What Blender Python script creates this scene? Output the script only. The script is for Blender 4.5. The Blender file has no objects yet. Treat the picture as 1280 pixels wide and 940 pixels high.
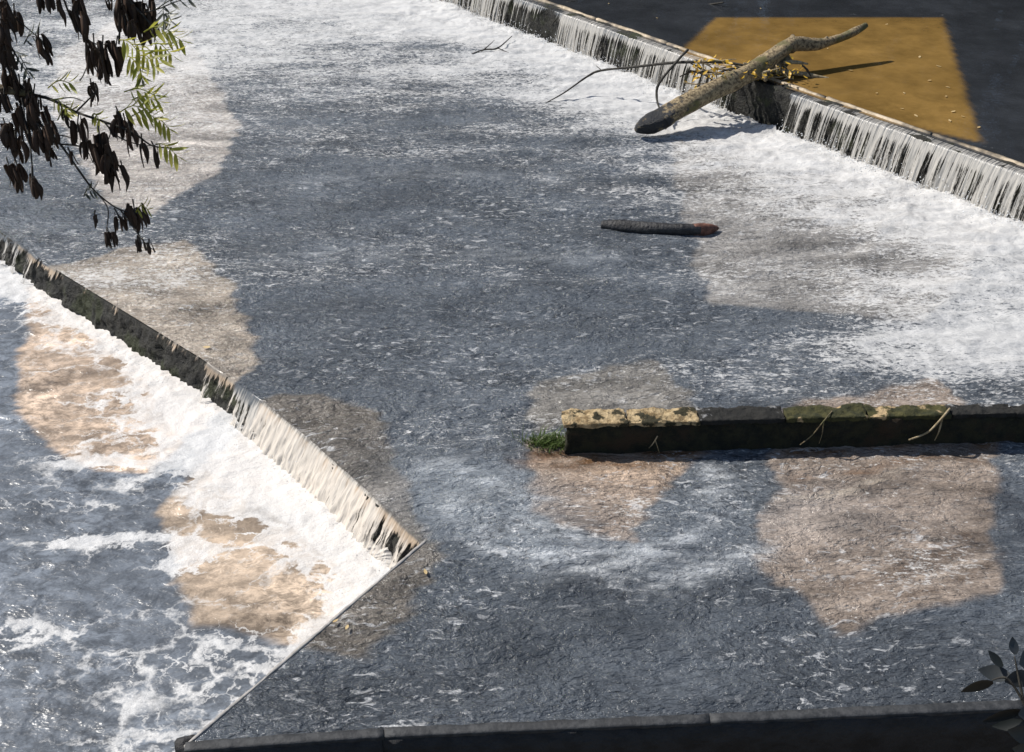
import bpy, bmesh, math, random
import numpy as np
from mathutils import Vector, Matrix

random.seed(7)
rng = np.random.default_rng(7)
S = bpy.context.scene
C = S.collection

# ------------------------------------------------------------------ camera
CAM_H, PITCH, FPX = 6.0, math.radians(33.0), 1372.0
cam = bpy.data.cameras.new('camera')
cam.sensor_width = 36.0
cam.lens = 36.0 * FPX / 1280.0
cam.clip_start, cam.clip_end = 0.05, 2000.0
co = bpy.data.objects.new('camera', cam)
C.objects.link(co)
co.location = (0, 0, CAM_H)
co.rotation_euler = (math.pi / 2 - PITCH, 0, 0)
S.camera = co

# ------------------------------------------------------------------ sky + sun
SUN_EL, SUN_AZ = math.radians(46), math.radians(-66)      # azimuth from +Y, clockwise
world = bpy.data.worlds.new('World')
S.world = world
world.use_nodes = True
wn = world.node_tree
bg = wn.nodes['Background']
sky = wn.nodes.new('ShaderNodeTexSky')
sky.sky_type = 'NISHITA'
sky.sun_disc = False
sky.sun_elevation = SUN_EL
sky.sun_rotation = SUN_AZ % (2 * math.pi)
wn.links.new(sky.outputs[0], bg.inputs[0])
bg.inputs[1].default_value = 0.075
sl = bpy.data.lights.new('sun', 'SUN')
sl.energy = 4.1
sl.angle = math.radians(0.5)
sl.color = (1.0, 0.95, 0.88)
so = bpy.data.objects.new('sun', sl)
C.objects.link(so)
sd = Vector((math.sin(SUN_AZ) * math.cos(SUN_EL), math.cos(SUN_AZ) * math.cos(SUN_EL), math.sin(SUN_EL)))
so.rotation_euler = (-sd).to_track_quat('-Z', 'Y').to_euler()
so.location = sd * 60

S.view_settings.view_transform = 'Standard'
S.view_settings.look = 'None'
S.view_settings.exposure = 0.42
S.view_settings.gamma = 1.0
S.view_settings.use_curve_mapping = False

# ------------------------------------------------------------------ helpers
SP, CP = math.sin(PITCH), math.cos(PITCH)

def ray(px, py):
    u, w = (px - 640) / FPX, (py - 470) / FPX
    return np.array((u, CP - w * SP, -SP - w * CP))

def W(px, py, z=0.0):
    """surveyed point on the level z"""
    d = ray(px, py)
    return np.array((0, 0, CAM_H)) + d * ((z - CAM_H) / d[2])

def P(px, py, depth):
    return np.array((0, 0, CAM_H)) + ray(px, py) * depth

def smooth(a, b, x):
    t = np.clip((x - a) / (b - a), 0, 1)
    return t * t * (3 - 2 * t)

_perm = rng.permutation(4096)
_g = rng.uniform(0, 2 * np.pi, 4096)
_gx, _gy = np.cos(_g), np.sin(_g)

def perlin(x, y):
    xi, yi = np.floor(x).astype(np.int64), np.floor(y).astype(np.int64)
    xf, yf = x - xi, y - yi
    def gr(ix, iy, fx, fy):
        h = _perm[(_perm[ix & 4095] + iy) & 4095]
        return _gx[h] * fx + _gy[h] * fy
    u = xf * xf * xf * (xf * (xf * 6 - 15) + 10)
    v = yf * yf * yf * (yf * (yf * 6 - 15) + 10)
    a = gr(xi, yi, xf, yf) * (1 - u) + gr(xi + 1, yi, xf - 1, yf) * u
    b = gr(xi, yi + 1, xf, yf - 1) * (1 - u) + gr(xi + 1, yi + 1, xf - 1, yf - 1) * u
    return (a * (1 - v) + b * v) * 1.5

def fbm(x, y, o=4, gain=0.5):
    s, a = 0, 1.0
    for k in range(o):
        s = s + a * perlin(x * 2 ** k + 17.3 * k, y * 2 ** k - 9.1 * k)
        a *= gain
    return s

def seg_dist(x, y, pts):
    """distance to an open polyline"""
    d = np.full(x.shape, 1e9)
    for (ax, ay), (bx, by) in zip(pts[:-1], pts[1:]):
        vx, vy = bx - ax, by - ay
        t = np.clip(((x - ax) * vx + (y - ay) * vy) / (vx * vx + vy * vy + 1e-12), 0, 1)
        d = np.minimum(d, np.hypot(x - ax - t * vx, y - ay - t * vy))
    return d

def nearest_on(x, y, pts):
    d = np.full(x.shape, 1e9); nx = x.copy(); ny = y.copy()
    for (ax, ay), (bx, by) in zip(pts[:-1], pts[1:]):
        vx, vy = bx - ax, by - ay
        t = np.clip(((x - ax) * vx + (y - ay) * vy) / (vx * vx + vy * vy + 1e-12), 0, 1)
        qx, qy = ax + t * vx, ay + t * vy
        e = np.hypot(x - qx, y - qy)
        m = e < d
        d[m] = e[m]; nx[m] = qx[m]; ny[m] = qy[m]
    return d, nx, ny

def inside(x, y, poly):
    r = np.zeros(x.shape, bool)
    n = len(poly)
    for i in range(n):
        (ax, ay), (bx, by) = poly[i], poly[(i + 1) % n]
        c = ((ay > y) != (by > y)) & (x < (bx - ax) * (y - ay) / (by - ay + 1e-12) + ax)
        r ^= c
    return r

def sdf(x, y, poly):
    poly = [tuple(p[:2]) for p in poly]
    d = seg_dist(x, y, poly + [poly[0]])
    return np.where(inside(x, y, poly), -d, d)

# ---- materials
def new_mat(name):
    m = bpy.data.materials.new(name)
    m.use_nodes = True
    nt = m.node_tree
    return m, nt, nt.nodes['Principled BSDF'], nt.nodes['Material Output']

def N(nt, typ, **kw):
    n = nt.nodes.new(typ)
    for k, v in kw.items():
        if k.startswith('i_'):
            key = k[2:]
            n.inputs[int(key) if key.isdigit() else key.replace('_', ' ')].default_value = v
        else:
            setattr(n, k, v)
    return n

def math_node(nt, op, a, b=None, clamp=False):
    n = nt.nodes.new('ShaderNodeMath'); n.operation = op; n.use_clamp = clamp
    for i, v in enumerate((a, b)):
        if v is None: continue
        if isinstance(v, (int, float)): n.inputs[i].default_value = v
        else: nt.links.new(v, n.inputs[i])
    return n.outputs[0]

def maprange(nt, v, a, b, c=0.0, d=1.0, smooth_=True):
    n = nt.nodes.new('ShaderNodeMapRange')
    n.interpolation_type = 'SMOOTHSTEP' if smooth_ else 'LINEAR'
    nt.links.new(v, n.inputs[0])
    for i, q in enumerate((a, b, c, d)):
        if isinstance(q, (int, float)): n.inputs[i + 1].default_value = q
        else: nt.links.new(q, n.inputs[i + 1])
    return n.outputs[0]

def mixcol(nt, f, a, b):
    n = nt.nodes.new('ShaderNodeMix'); n.data_type = 'RGBA'
    for i, v in ((0, f), (6, a), (7, b)):
        if isinstance(v, (int, float)): n.inputs[i].default_value = v
        elif isinstance(v, tuple): n.inputs[i].default_value = (*v, 1)
        else: nt.links.new(v, n.inputs[i])
    return n.outputs[2]

def coords(nt, scale=(1, 1, 1), rot=0.0, src='Object'):
    tc = nt.nodes.new('ShaderNodeTexCoord')
    mp = nt.nodes.new('ShaderNodeMapping')
    mp.inputs['Scale'].default_value = scale
    mp.inputs['Rotation'].default_value = (0, 0, rot)
    nt.links.new(tc.outputs[src], mp.inputs[0])
    return mp.outputs[0]

def noise(nt, vec, scale, detail=4, rough=0.55, dist=0.0, typ='FBM'):
    n = nt.nodes.new('ShaderNodeTexNoise')
    n.inputs['Scale'].default_value = scale
    n.inputs['Detail'].default_value = detail
    n.inputs['Roughness'].default_value = rough
    n.inputs['Distortion'].default_value = dist
    if vec is not None: nt.links.new(vec, n.inputs['Vector'])
    return n.outputs[0]

def bump(nt, h, strength, dist, target, prev=None):
    b = nt.nodes.new('ShaderNodeBump')
    b.inputs['Strength'].default_value = strength
    b.inputs['Distance'].default_value = dist
    nt.links.new(h, b.inputs['Height'])
    if prev is not None: nt.links.new(prev, b.inputs['Normal'])
    if target is not None: nt.links.new(b.outputs[0], target)
    return b.outputs[0]

def simple_mat(name, c1, c2, scale=8, rough=0.8, bump_s=0.6, bump_d=0.02, c3=None, s3=2.0, stretch=(1, 1, 1), lo=.38, hi=.62, t3=(.5, .65)):
    m, nt, b, out = new_mat(name)
    v = coords(nt, stretch)
    n1 = noise(nt, v, scale, 6, .62)
    col = mixcol(nt, maprange(nt, n1, lo, hi), c1, c2)
    if c3:
        n3 = noise(nt, v, s3, 4, .6)
        col = mixcol(nt, maprange(nt, n3, *t3), col, c3)
    nt.links.new(col, b.inputs['Base Color'])
    b.inputs['Roughness'].default_value = rough
    n2 = noise(nt, v, scale * 2.3, 6, .65)
    bump(nt, n2, bump_s, bump_d, b.inputs['Normal'])
    return m

def leaf_mat(name, c1, c2, transl=0.4, rough=.45):
    m, nt, b, out = new_mat(name)
    n1 = noise(nt, coords(nt), 6, 3)
    oi = nt.nodes.new('ShaderNodeObjectInfo')
    col = mixcol(nt, math_node(nt, 'ADD', math_node(nt, 'MULTIPLY', n1, .5), math_node(nt, 'MULTIPLY', oi.outputs['Random'], .6), True), c1, c2)
    nt.links.new(col, b.inputs['Base Color'])
    b.inputs['Roughness'].default_value = rough
    t = nt.nodes.new('ShaderNodeBsdfTranslucent'); nt.links.new(col, t.inputs[0])
    mx = nt.nodes.new('ShaderNodeMixShader'); mx.inputs[0].default_value = transl
    nt.links.new(b.outputs[0], mx.inputs[1]); nt.links.new(t.outputs[0], mx.inputs[2])
    nt.links.new(mx.outputs[0], out.inputs[0])
    return m

# ---- objects
def link(name, me, mat=None, parent=None, smooth_=True):
    o = bpy.data.objects.new(name, me)
    C.objects.link(o)
    if mat and not me.materials: me.materials.append(mat)
    if parent: o.parent = parent
    if smooth_: me.shade_smooth()
    return o

def mesh(name, verts, faces):
    me = bpy.data.meshes.new(name)
    me.from_pydata([tuple(v) for v in verts], [], faces)
    me.update()
    return me

def tag(o, label, cat, group=None):
    o['label'] = label; o['category'] = cat
    if group: o['group'] = group
    return o

def empty(name, loc, label, cat, group=None):
    o = bpy.data.objects.new(name, None)
    C.objects.link(o)
    o.location = tuple(loc); o.empty_display_size = .1
    return tag(o, label, cat, group)

def tube(pts, radii, n=10, rough=0.0, seed=0, ridges=0.0, lump=3.0):
    """tapered irregular limb through pts, closed at both ends"""
    pts = [np.array(p, float) for p in pts]
    rs = np.random.default_rng(seed)
    P2, R2 = [], []
    for i in range(len(pts) - 1):                      # Catmull-Rom
        p0, p1, p2, p3 = pts[max(i - 1, 0)], pts[i], pts[i + 1], pts[min(i + 2, len(pts) - 1)]
        L = np.linalg.norm(p2 - p1)
        k = int(np.clip(L / max(radii[i] * (.35 if n > 13 else .8), 1e-4), 2, 14))
        for j in range(k):
            t = j / k
            P2.append(.5 * (2 * p1 + (p2 - p0) * t + (2 * p0 - 5 * p1 + 4 * p2 - p3) * t * t + (3 * p1 - p0 - 3 * p2 + p3) * t ** 3))
            R2.append(radii[i] * (1 - t) + radii[i + 1] * t)
    P2.append(pts[-1]); R2.append(radii[-1])
    V, F = [], []
    up = np.array((.3, .2, 1.0))
    ph = rs.uniform(0, 6.28, 8)
    for i, (p, r) in enumerate(zip(P2, R2)):
        d = P2[min(i + 1, len(P2) - 1)] - P2[max(i - 1, 0)]
        d = d / (np.linalg.norm(d) + 1e-9)
        a = np.cross(d, up); a /= np.linalg.norm(a) + 1e-9
        b = np.cross(a, d)
        if n > 13: r = r * (1 + rough * (.40 * math.sin(i * .17 + ph[4]) + .15 * math.sin(i * .53 + ph[5])))
        for k in range(n):
            th = 2 * np.pi * k / n
            rr = r * (1 + rough * (math.sin(3 * th + ph[0] + i * .12) * .5 + math.sin(2 * th + ph[1] - i * .16) * .6
                      + math.sin(i * .9 + ph[2]) * (.4 if n <= 13 else .08)) + rough * rs.uniform(-.30, .30) * (1 if n <= 13 else .6)
                      + ridges * math.sin(7 * th + ph[3] + .2 * i))
            V.append(p + (a * math.cos(th) + b * math.sin(th)) * rr)
        if i:
            o, q = (i - 1) * n, i * n
            for k in range(n):
                F.append((o + k, o + (k + 1) % n, q + (k + 1) % n, q + k))
    V.append(P2[0]); V.append(P2[-1])
    m = len(P2) * n
    for k in range(n):
        F.append((m, (k + 1) % n, k))
        F.append((m + 1, m - n + k, m - n + (k + 1) % n))
    return V, F

def tube_obj(name, pts, radii, mat, parent=None, **kw):
    off = np.array(parent.matrix_world.translation) if parent else np.zeros(3)
    if parent is not None and not parent.parent: off = np.array(parent.location)
    V, F = tube([np.array(p) - off for p in pts], radii, **kw)
    return link(name, mesh(name, V, F), mat, parent)

def join(parts):
    V, F = [], []
    for v, f in parts:
        k = len(V)
        V += [tuple(q) for q in v]
        F += [tuple(i + k for i in q) for q in f]
    return V, F

def rough_block(a, b, inward, z0, z1, width, nu=24, nv=4, nz=5, amp=.02, seed=0, freq=3.0):
    """weathered masonry block from a to b (front top edge), running back along `inward`"""
    a, b = np.array(a[:2]), np.array(b[:2])
    u = b - a; L = np.linalg.norm(u); u /= L
    bm = bmesh.new()
    def grid(fn, n1, n2):
        vs = [[bm.verts.new(fn(i / n1, j / n2)) for j in range(n2 + 1)] for i in range(n1 + 1)]
        for i in range(n1):
            for j in range(n2):
                bm.faces.new((vs[i][j], vs[i + 1][j], vs[i + 1][j + 1], vs[i][j + 1]))
    f = lambda s, w, z: (*(a + u * L * s + inward * width * w), z0 + (z1 - z0) * z)
    grid(lambda s, t: f(s, 0, t), nu, nz)
    grid(lambda s, t: f(s, t, 1), nu, nv)
    grid(lambda s, t: f(1 - s, 1, t), nu, nz)
    grid(lambda s, t: f(0, 1 - s, t), nv, nz)
    grid(lambda s, t: f(1, s, t), nv, nz)
    bmesh.ops.remove_doubles(bm, verts=bm.verts, dist=1e-4)
    bm.normal_update()
    co_ = np.array([v.co[:] for v in bm.verts]); no = np.array([v.normal[:] for v in bm.verts])
    d = fbm(co_[:, 0] * freq + co_[:, 2] * 2.1 + seed, co_[:, 1] * freq - co_[:, 2] * 2.7 + seed * 1.7, 4, .6) * amp
    co_ += no * d[:, None]
    for v, q in zip(bm.verts, co_): v.co = q
    bmesh.ops.recalc_face_normals(bm, faces=bm.faces)
    me = bpy.data.meshes.new('block'); bm.to_mesh(me); bm.free()
    return me

# ------------------------------------------------------------------ plan of the river (metres)
Z_UP, Z_MID, Z_LOW = 0.58, 0.0, -0.35
UA, UB = W(540, 0)[:2], W(1240, 270)[:2]
ud = (UB - UA) / np.linalg.norm(UB - UA)                # along the upper weir, towards the right bank
un = np.array((-ud[1], ud[0]))                          # up-river
if un[1] < 0: un = -un
U_FOOT = [UA - ud * 12, UB + ud * 9]
U_CREST = [p + un * .22 for p in U_FOOT]
ULEN = np.linalg.norm(U_CREST[1] - U_CREST[0])
LOW_PX = [(-330, 95), (-70, 240), (0, 287), (60, 331), (160, 392), (250, 447), (330, 503), (400, 561), (465, 620), (528, 678)]
L_CREST = [W(*p)[:2] for p in LOW_PX]
SILL_A, SILL_B = W(528, 678)[:2], W(232, 930)[:2]
SILL_END = SILL_B
NEAR = [SILL_B, W(480, 912)[:2], W(1280, 877)[:2], W(1900, 850)[:2]]

# patches of warm-coloured water, named by the spots they were seen at
def poly(px, z): return [W(x, y, z)[:2] for x, y in px]
PATCH_MID = [
    (poly([(140, 28), (230, 35), (300, 160), (270, 215), (190, 268), (130, 255), (60, 125), (80, 65)], 0), (.48, .435, .39), .9),
    (poly([(50, 335), (230, 298), (290, 360), (316, 420), (316, 458), (280, 500)], 0), (.33, .285, .235), 1),
    (poly([(290, 520), (345, 492), (400, 492), (468, 515), (547, 697), (500, 780), (445, 822), (370, 805)], 0), (.15, .135, .118), 1),
    (poly([(822, 120), (885, 380), (1155, 404), (1250, 290), (1240, 255), (1000, 150)], 0), (.25, .24, .228), 1),
    (poly([(668, 478), (815, 450), (860, 490), (880, 530), (700, 530), (664, 540)], 0), (.19, .18, .165), 1),
    (poly([(664, 550), (700, 545), (880, 540), (880, 560), (780, 678), (700, 655), (655, 610)], 0), (.36, .27, .20), 1),
    (poly([(978, 512), (1172, 470), (1245, 540), (1238, 742), (1048, 792), (950, 710)], 0), (.27, .222, .185), 1),
]
PATCH_UP = [(poly([(820, 95), (895, 22), (1178, 22), (1226, 178), (1100, 150), (960, 100)], Z_UP), (.195, .118, .036), 1)]
PATCH_LOW = [
    (poly([(40, 330), (20, 515), (70, 570), (185, 598), (300, 490), (200, 400)], Z_LOW), (.40, .31, .235), 1),
    (poly([(300, 540), (206, 640), (210, 700), (248, 782), (375, 808), (530, 690)], Z_LOW), (.36, .285, .215), 1),
]

SLATE_MID, SLATE_UP, SLATE_LOW = (.100, .114, .132), (.028, .031, .036), (.128, .144, .166)

def tint(x, y, base, patches, soft=.045, warp=1.0):
    col = np.tile(np.array(base), (len(x), 1))
    wx = x + .11 * warp * fbm(x * 1.2, y * 3.0, 5, .6); wy = y + .05 * warp * fbm(x * 1.6 + 40, y * 2.6 + 13, 4, .6)
    for pl, c, k in patches:
        m = (1 - smooth(-soft, soft, sdf(wx, wy, pl))) * k
        # tone varies unevenly within each patch
        v = 1 + (.42 if warp > .5 else .13) * fbm(x * 1.1 + 5, y * (3.0 if warp > .5 else 1.0), 5, .6)
        col = col * (1 - m[:, None]) + np.array(c) * v[:, None] * m[:, None]
    return col

# ------------------------------------------------------------------ water materials
def water_mat(name, stretch, rot, fine, bump_a, bump_b, lacy, rough=.10, foam_col=(.78, .775, .76), painted_ripple=.5, flow=False):
    m, nt, b, out = new_mat(name)
    ac = N(nt, 'ShaderNodeAttribute', attribute_name='water_colour')
    af = N(nt, 'ShaderNodeAttribute', attribute_name='foam')
    v = coords(nt, stretch, rot)
    vi = coords(nt)
    if flow:                       # let the ripple pattern wander with the current
        fw = nt.nodes.new('ShaderNodeTexNoise'); fw.inputs['Scale'].default_value = .55; fw.inputs['Detail'].default_value = 3
        nt.links.new(vi, fw.inputs['Vector'])
        fa = nt.nodes.new('ShaderNodeVectorMath'); fa.operation = 'MULTIPLY_ADD'
        nt.links.new(fw.outputs['Color'], fa.inputs[0]); fa.inputs[1].default_value = (.40, .40, 0); nt.links.new(v, fa.inputs[2])
        v = fa.outputs[0]
    # broad mottling of the murky water; fine mottling paints ripple glints and shade
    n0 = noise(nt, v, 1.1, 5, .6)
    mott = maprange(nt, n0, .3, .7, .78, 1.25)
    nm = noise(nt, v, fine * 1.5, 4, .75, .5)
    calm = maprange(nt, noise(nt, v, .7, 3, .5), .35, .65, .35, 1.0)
    amp = math_node(nt, 'MULTIPLY', calm, painted_ripple)
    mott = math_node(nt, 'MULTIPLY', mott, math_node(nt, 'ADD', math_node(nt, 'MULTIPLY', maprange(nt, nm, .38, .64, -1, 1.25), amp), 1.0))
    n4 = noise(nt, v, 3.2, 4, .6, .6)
    mott = math_node(nt, 'MULTIPLY', mott, maprange(nt, n4, .3, .7, 1 - painted_ripple * .35, 1 + painted_ripple * .35))
    col = nt.nodes.new('ShaderNodeVectorMath'); col.operation = 'SCALE'
    nt.links.new(ac.outputs['Color'], col.inputs[0]); nt.links.new(mott, col.inputs['Scale'])
    base_col = col.outputs[0]
    if flow:  # pale specks paint sky glints, dark ones paint the wave faces
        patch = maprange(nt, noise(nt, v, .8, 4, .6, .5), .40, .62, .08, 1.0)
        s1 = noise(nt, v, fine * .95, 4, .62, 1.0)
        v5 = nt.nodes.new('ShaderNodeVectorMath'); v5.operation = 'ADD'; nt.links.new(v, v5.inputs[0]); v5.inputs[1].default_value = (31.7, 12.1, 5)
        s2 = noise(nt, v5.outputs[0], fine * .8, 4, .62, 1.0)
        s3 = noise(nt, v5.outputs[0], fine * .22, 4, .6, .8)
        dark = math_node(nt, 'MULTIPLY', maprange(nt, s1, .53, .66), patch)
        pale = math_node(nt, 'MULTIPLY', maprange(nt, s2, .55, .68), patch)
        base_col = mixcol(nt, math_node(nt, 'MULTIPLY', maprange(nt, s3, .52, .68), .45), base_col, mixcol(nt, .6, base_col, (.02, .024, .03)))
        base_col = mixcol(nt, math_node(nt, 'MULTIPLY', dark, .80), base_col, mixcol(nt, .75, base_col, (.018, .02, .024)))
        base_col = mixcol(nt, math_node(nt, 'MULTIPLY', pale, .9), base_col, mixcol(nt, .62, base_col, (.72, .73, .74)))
    nt.links.new(base_col, b.inputs['Base Color'])
    b.inputs['Roughness'].default_value = rough
    b.inputs['IOR'].default_value = 1.333
    n1 = noise(nt, v, fine, 3, .6, .4)
    n2 = noise(nt, v, fine * 3.1, 3, .6, .3)
    p = bump(nt, n1, 1.0, bump_a, None)
    p = bump(nt, n2, 1.0, bump_b, b.inputs['Normal'], p)
    # foam: the attribute says how much, the pattern says where
    if lacy:
        dv = nt.nodes.new('ShaderNodeVectorMath'); dv.operation = 'MULTIPLY_ADD'
        cn = nt.nodes.new('ShaderNodeTexNoise'); cn.inputs['Scale'].default_value = 2.0; cn.inputs['Detail'].default_value = 5; cn.inputs['Roughness'].default_value = .65
        nt.links.new(vi, cn.inputs['Vector'])
        nt.links.new(cn.outputs['Color'], dv.inputs[0]); dv.inputs[1].default_value = (.8, .8, 0); nt.links.new(v, dv.inputs[2])
        nb = noise(nt, v, 1.6, 4, .6, .4)
        nf = noise(nt, v, 16, 4, .7)
        amt = math_node(nt, 'ADD', af.outputs['Fac'], math_node(nt, 'MULTIPLY', math_node(nt, 'SUBTRACT', nb, .5), .75))
        vals = []
        for sc, a0, a1, w1 in ((1.9, .10, 1.15, .50), (4.4, .22, 1.05, .42)):
            vo = nt.nodes.new('ShaderNodeTexVoronoi'); vo.feature = 'DISTANCE_TO_EDGE'
            vo.inputs['Scale'].default_value = sc
            nt.links.new(dv.outputs[0], vo.inputs['Vector'])
            wdt = maprange(nt, math_node(nt, 'POWER', math_node(nt, 'MAXIMUM', maprange(nt, amt, a0, a1, 0, 1, False), .0), 1.6), 0, 1, -.035, w1, False)
            vals.append(math_node(nt, 'SUBTRACT', wdt, vo.outputs['Distance']))
        val = math_node(nt, 'MAXIMUM', *vals)
        val = math_node(nt, 'ADD', val, math_node(nt, 'MULTIPLY', math_node(nt, 'SUBTRACT', nf, .5), .13))
        mask = maprange(nt, val, -.03, .07)
    else:
        v3 = coords(nt, (.42, 1.35, 1), math.radians(6))
        na = noise(nt, v3, fine * 1.0, 5, .7, .8)
        nb = noise(nt, v, 1.7, 4, .6)
        pat = math_node(nt, 'ADD', math_node(nt, 'MULTIPLY', na, .75), math_node(nt, 'MULTIPLY', nb, .35))
        fk = noise(nt, v, fine * 2.2, 4, .72, .4)
        pat = math_node(nt, 'ADD', pat, math_node(nt, 'MULTIPLY', math_node(nt, 'SUBTRACT', fk, .5), .9))
        thr = maprange(nt, af.outputs['Fac'], 0, 1, .84, .24, False)
        mask = maprange(nt, math_node(nt, 'SUBTRACT', pat, thr), -.05, .14)
    thin = maprange(nt, noise(nt, vi, 5.5, 5, .7, .8), .35, .62, .62, .97)
    thick = maprange(nt, af.outputs['Fac'], .75, 1.1, 0, 1)
    mask = math_node(nt, 'MULTIPLY', mask, math_node(nt, 'MAXIMUM', thin, math_node(nt, 'MULTIPLY', thick, .95)))
    f = nt.nodes.new('ShaderNodeBsdfPrincipled')
    tintf = mixcol(nt, .24, foam_col, ac.outputs['Color'])
    nt.links.new(tintf, f.inputs['Base Color'])
    f.inputs['Roughness'].default_value = .6
    fb = noise(nt, v, fine * 1.7, 5, .7)
    bump(nt, fb, .8, .03, f.inputs['Normal'])
    mx = nt.nodes.new('ShaderNodeMixShader')
    nt.links.new(mask, mx.inputs[0]); nt.links.new(b.outputs[0], mx.inputs[1]); nt.links.new(f.outputs[0], mx.inputs[2])
    nt.links.new(mx.outputs[0], out.inputs[0])
    return m

M_mid = water_mat('river_water', (.62, 1.25, 1), math.radians(6), 15.0, .055, .012, False, rough=.13, painted_ripple=.16, flow=True)
M_low = water_mat('pool_water', (.75, 1.2, 1), math.radians(4), 5.5, .028, .006, True, rough=.30, painted_ripple=.45)
M_up = water_mat('still_water', (1, 1, 1), 0, 2.4, .004, .0008, False, rough=.04, painted_ripple=.08)

def sheet(name, x0, x1, y0, y1, step, z, fn, mat, edges=None, keep=None):
    """one continuous water surface; fn(x, y) -> height, foam, colour"""
    nx, ny = int((x1 - x0) / step) + 1, int((y1 - y0) / step) + 1
    X, Y = np.meshgrid(np.linspace(x0, x1, nx), np.linspace(y0, y1, ny))
    x, y = X.ravel(), Y.ravel()
    idx = np.arange(nx * ny).reshape(ny, nx)
    F = np.stack((idx[:-1, :-1], idx[:-1, 1:], idx[1:, 1:], idx[1:, :-1]), -1).reshape(-1, 4)
    ok = np.ones(len(x), bool)
    if keep is not None:
        ins = keep(x, y)
        d, qx, qy = nearest_on(x, y, edges)
        snap = ~ins & (d < step * 1.5)
        ok = ins | snap
        x = np.where(snap, qx, x); y = np.where(snap, qy, y)
    # outside the reach of the view plus a wide margin nothing is needed
    depth = y * CP + CAM_H * SP
    ok &= (np.abs(x) < depth * .62 + 1.6)
    F = F[ok[F].all(1)]
    used = np.zeros(len(x), bool); used[F.ravel()] = True
    remap = np.cumsum(used) - 1
    x, y, F = x[used], y[used], remap[F]
    h, foam, col = fn(x, y)
    if edges is not None:
        h = h * smooth(0, .12, seg_dist(x, y, edges))
    me = bpy.data.meshes.new(name)
    me.vertices.add(len(x)); me.loops.add(F.size); me.polygons.add(len(F))
    me.vertices.foreach_set('co', np.stack((x, y, z + h), -1).astype(np.float32).ravel())
    me.loops.foreach_set('vertex_index', F.ravel().astype(np.int32))
    me.polygons.foreach_set('loop_start', np.arange(0, F.size, 4, dtype=np.int32))
    me.polygons.foreach_set('loop_total', np.full(len(F), 4, np.int32))
    me.update(calc_edges=True)
    a = me.attributes.new('foam', 'FLOAT', 'POINT'); a.data.foreach_set('value', foam.astype(np.float32))
    a = me.attributes.new('water_colour', 'FLOAT_COLOR', 'POINT')
    a.data.foreach_set('color', np.concatenate((col, np.ones((len(x), 1))), 1).astype(np.float32).ravel())
    o = link(name, me, mat)
    o['kind'] = 'structure'
    return o

def blob(x, y, px, z, rx, ry, ang=0.0):
    c = W(*px, z)
    dx, dy = x - c[0], y - c[1]
    ca, sa = math.cos(ang), math.sin(ang)
    a, b = (dx * ca + dy * sa) / rx, (-dx * sa + dy * ca) / ry
    return np.exp(-(a * a + b * b))

def udist(x, y):   # signed distance down-river of the upper weir foot
    return -((x - UA[0]) * un[0] + (y - UA[1]) * un[1])

def us(x, y):      # metres along the upper weir from UA
    return (x - UA[0]) * ud[0] + (y - UA[1]) * ud[1]

LOG_S = us(*W(925, 158)[:2])
GAP_S = us(*W(690, 50)[:2])

def gapf(s):
    return np.exp(-((s - LOG_S) / .52) ** 2)

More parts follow.
